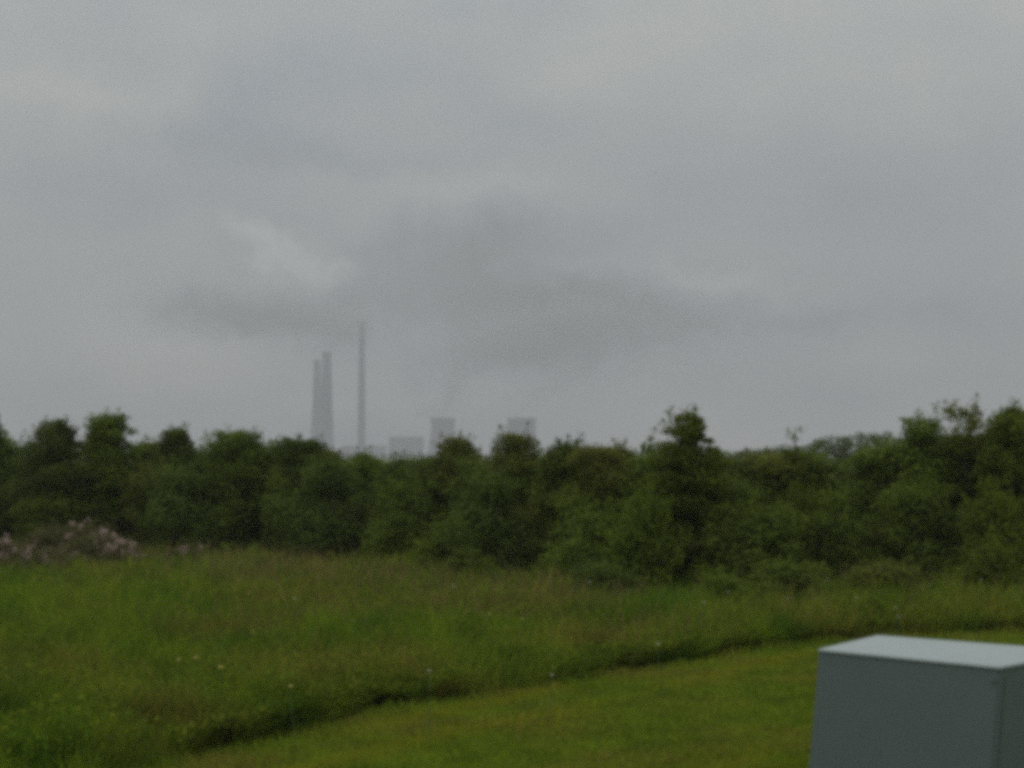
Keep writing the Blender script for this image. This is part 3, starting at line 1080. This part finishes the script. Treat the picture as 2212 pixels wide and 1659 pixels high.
def block(name, col0, col1, row, Y, depth, label, group=None, mono=False):
    p0, p1 = atd(col0, row, Y), atd(col1, row, Y)
    h_ = p0.z
    wd2 = (p1.x - p0.x) / 2
    root = empty(name, ((p0.x + p1.x) / 2, Y + depth / 2, 0))
    d2 = depth / 2
    vs = [(-wd2, -d2, h_ - 1), (wd2, -d2, h_ - 1), (wd2, d2, h_ - 1), (-wd2, d2, h_ - 1), (-wd2, -d2, 0), (wd2, -d2, 0), (wd2, d2, 0), (-wd2, d2, 0)]
    bevelled('wall', vs, BOXF, CLAD, root, 0.4, 1)
    e = 0.7
    vs = [(-wd2 - e, -d2 - e, h_ + 0.6), (wd2 + e, -d2 - e, h_ + 0.6), (wd2 + e, d2 + e, h_ + 0.6), (-wd2 - e, d2 + e, h_ + 0.6),
          (-wd2 - e, -d2 - e, h_ - 0.99), (wd2 + e, -d2 - e, h_ - 0.99), (wd2 + e, d2 + e, h_ - 0.99), (-wd2 - e, d2 + e, h_ - 0.99)]
    bevelled('roof', vs, BOXF, ROOF, root, 0.2, 1)
    zb = h_ * 0.55
    for q in range(3):
        x0 = -wd2 + 2 * wd2 * (q + 0.18) / 3
        x1 = -wd2 + 2 * wd2 * (q + 0.82) / 3
        vs = [(x0, -d2 - 0.15, zb + h_ * 0.08), (x1, -d2 - 0.15, zb + h_ * 0.08), (x1, -d2 + 0.3, zb + h_ * 0.08), (x0, -d2 + 0.3, zb + h_ * 0.08),
              (x0, -d2 - 0.15, zb), (x1, -d2 - 0.15, zb), (x1, -d2 + 0.3, zb), (x0, -d2 + 0.3, zb)]
        mesh_py('window', vs, BOXF, ROOF, root)
    return tag(root, label, 'building', group)


block('boiler_house', 840, 913, 944, 4000, 50, 'tall boxy boiler house in the haze, between the slender chimney and left cooling tower')
block('turbine_hall', 742, 832, 963, 4100, 40, 'low long hazy hall at the foot of the slender chimney')
block('storage_building', 700, 745, 972, 4020, 30, 'lowest hazy building, right at the foot of the wide chimney')


# ------------------------------------------------------------------ plumes
def plume(name, label, cat, loc, L_, H_, p_, r0, r1, dens, color, fade=1.0, scale=0.012, fade_in=0.0, cut=0.35):
    """a drifting cloud: axis z = H (x/L)^p, radius r0 to r1; density fades to the outline and along the way"""
    sgn = 1 if L_ > 0 else -1
    La = abs(L_)
    m_, t_ = material(name + '_vapour')
    oc_ = t_.n('ShaderNodeTexCoord').outputs['Object']
    X, Yc, Z = t_.sep(oc_)
    wn = t_.n('ShaderNodeTexNoise')
    t_.set(wn.inputs['Vector'], oc_)
    wn.inputs['Scale'].default_value = scale
    wn.inputs['Detail'].default_value = 3.0
    nz = t_.m('SUBTRACT', wn.outputs[0], 0.5)
    s_ = t_.m('MAXIMUM', t_.m('DIVIDE', t_.m('MULTIPLY', X, sgn), La), 0.0001)
    zc = t_.m('MULTIPLY', t_.m('POWER', s_, p_), H_)
    rr = t_.m('MULTIPLY_ADD', t_.m('POWER', s_, 0.6), r1 - r0, r0)
    dz_ = t_.m('SUBTRACT', Z, zc)
    dist = t_.m('DIVIDE', t_.m('SQRT', t_.m('ADD', t_.m('MULTIPLY', dz_, dz_), t_.m('MULTIPLY', Yc, Yc))), rr)
    dist = t_.m('ADD', dist, t_.m('MULTIPLY', nz, t_.m('MULTIPLY_ADD', t_.m('POWER', s_, 0.5), 1.5, 0.4)))
    d_ = t_.smooth(dist, cut, 1.0, 1.0, 0.0)
    d_ = t_.m('MULTIPLY', d_, t_.smooth(s_, 0.25, 1.0, 1.0, 0.0))
    if fade_in:
        d_ = t_.m('MULTIPLY', d_, t_.smooth(s_, 0.0, fade_in, 0.0, 1.0))
    d_ = t_.m('MULTIPLY', d_, dens)
    pv = t_.n('ShaderNodeVolumePrincipled')
    pv.inputs['Color'].default_value = (*color, 1)
    t_.set(pv.inputs['Density'], d_)
    out(t_, None, pv.outputs[0])
    V, Fc = [], []
    sides, seg = 16, 14
    for i in range(seg + 1):
        u = (i / seg) ** 2
        zc_ = H_ * u ** p_
        r = (r0 + (r1 - r0) * u ** 0.6) * 1.15
        u2 = min(1, u + 0.01)
        tx, tz = La * 0.01 * sgn, H_ * (u2 ** p_ - u ** p_) + 1e-6
        ln = math.hypot(tx, tz)
        nxv, nzv = -tz / ln * sgn, tx / ln * sgn
        for k_ in range(sides):
            a = 6.283185 * k_ / sides
            V.append((La * u * sgn + nxv * math.cos(a) * r, math.sin(a) * r, zc_ + abs(nzv) * math.cos(a) * r if True else 0))
        if i:
            for k_ in range(sides):
                a0, b0 = (i - 1) * sides + k_, (i - 1) * sides + (k_ + 1) % sides
                Fc.append((a0, b0, b0 + sides, a0 + sides))
    Fc.append(tuple(range(sides))[::-1])
    Fc.append(tuple(range(seg * sides, (seg + 1) * sides)))
    o = mesh_py(name, V, Fc, m_)
    o.location = loc
    bm = bmesh.new()
    bm.from_mesh(o.data)
    bmesh.ops.recalc_face_normals(bm, faces=bm.faces)
    bm.to_mesh(o.data)
    bm.free()
    return tag(o, label, cat)


p = atd(805, 712, 4050)
plume('smoke_plume', 'grey smoke drifting left from the slender chimney tip into the cloud', 'smoke', p, -760, 70, 0.5, 40, 130, 0.010, (0.84, 0.85, 0.88), scale=0.017)
p = atd(957, 905, 4100)
plume('steam_plume', 'broad dark steam cloud drifting right, above both cooling towers', 'steam', (p.x + 10, p.y, p.z + 75), 780, 190, 0.25, 70, 155, 0.009, (0.74, 0.77, 0.83), scale=0.015, fade_in=0.16)
p = atd(957, 905, 4100)
plume('rising_steam', 'soft grey steam rising straight from the left cooling tower, widening upward', 'steam', (p.x - 6, p.y, p.z - 4), 95, 235, 0.85, 62, 125, 0.0055, (0.80, 0.82, 0.86), scale=0.02)
p = atd(706, 770, 3950)
plume('smoke_wisp', 'faint grey smoke rising from the tops of the joined pair of chimneys', 'smoke', p, 150, 150, 0.6, 28, 70, 0.011, (0.80, 0.82, 0.86), scale=0.02)
p = atd(1127, 905, 4000)
plume('steam_wisp', 'faint pale steam wisp above the right cooling tower', 'steam', (p.x, p.y, p.z - 2), 260, 150, 0.4, 26, 60, 0.005, (0.97, 0.97, 0.97))

# ------------------------------------------------------------------ haze
m, t = material('haze_air')
pv = t.n('ShaderNodeVolumePrincipled')
pv.inputs['Color'].default_value = (0.97, 0.98, 1.0, 1)
pv.inputs['Density'].default_value = 0.00034
out(t, None, pv.outputs[0])
hx, y0, y1, z0, z1 = 3500, -300, 4700, -1.0, 620
hv = [(sx * hx, yy, zz) for zz in (z1, z0) for sx, yy in ((-1, y0), (1, y0), (1, y1), (-1, y1))]
tag(mesh_py('haze', hv, BOXF, m), 'thin grey haze over the whole landscape', None, kind='stuff')
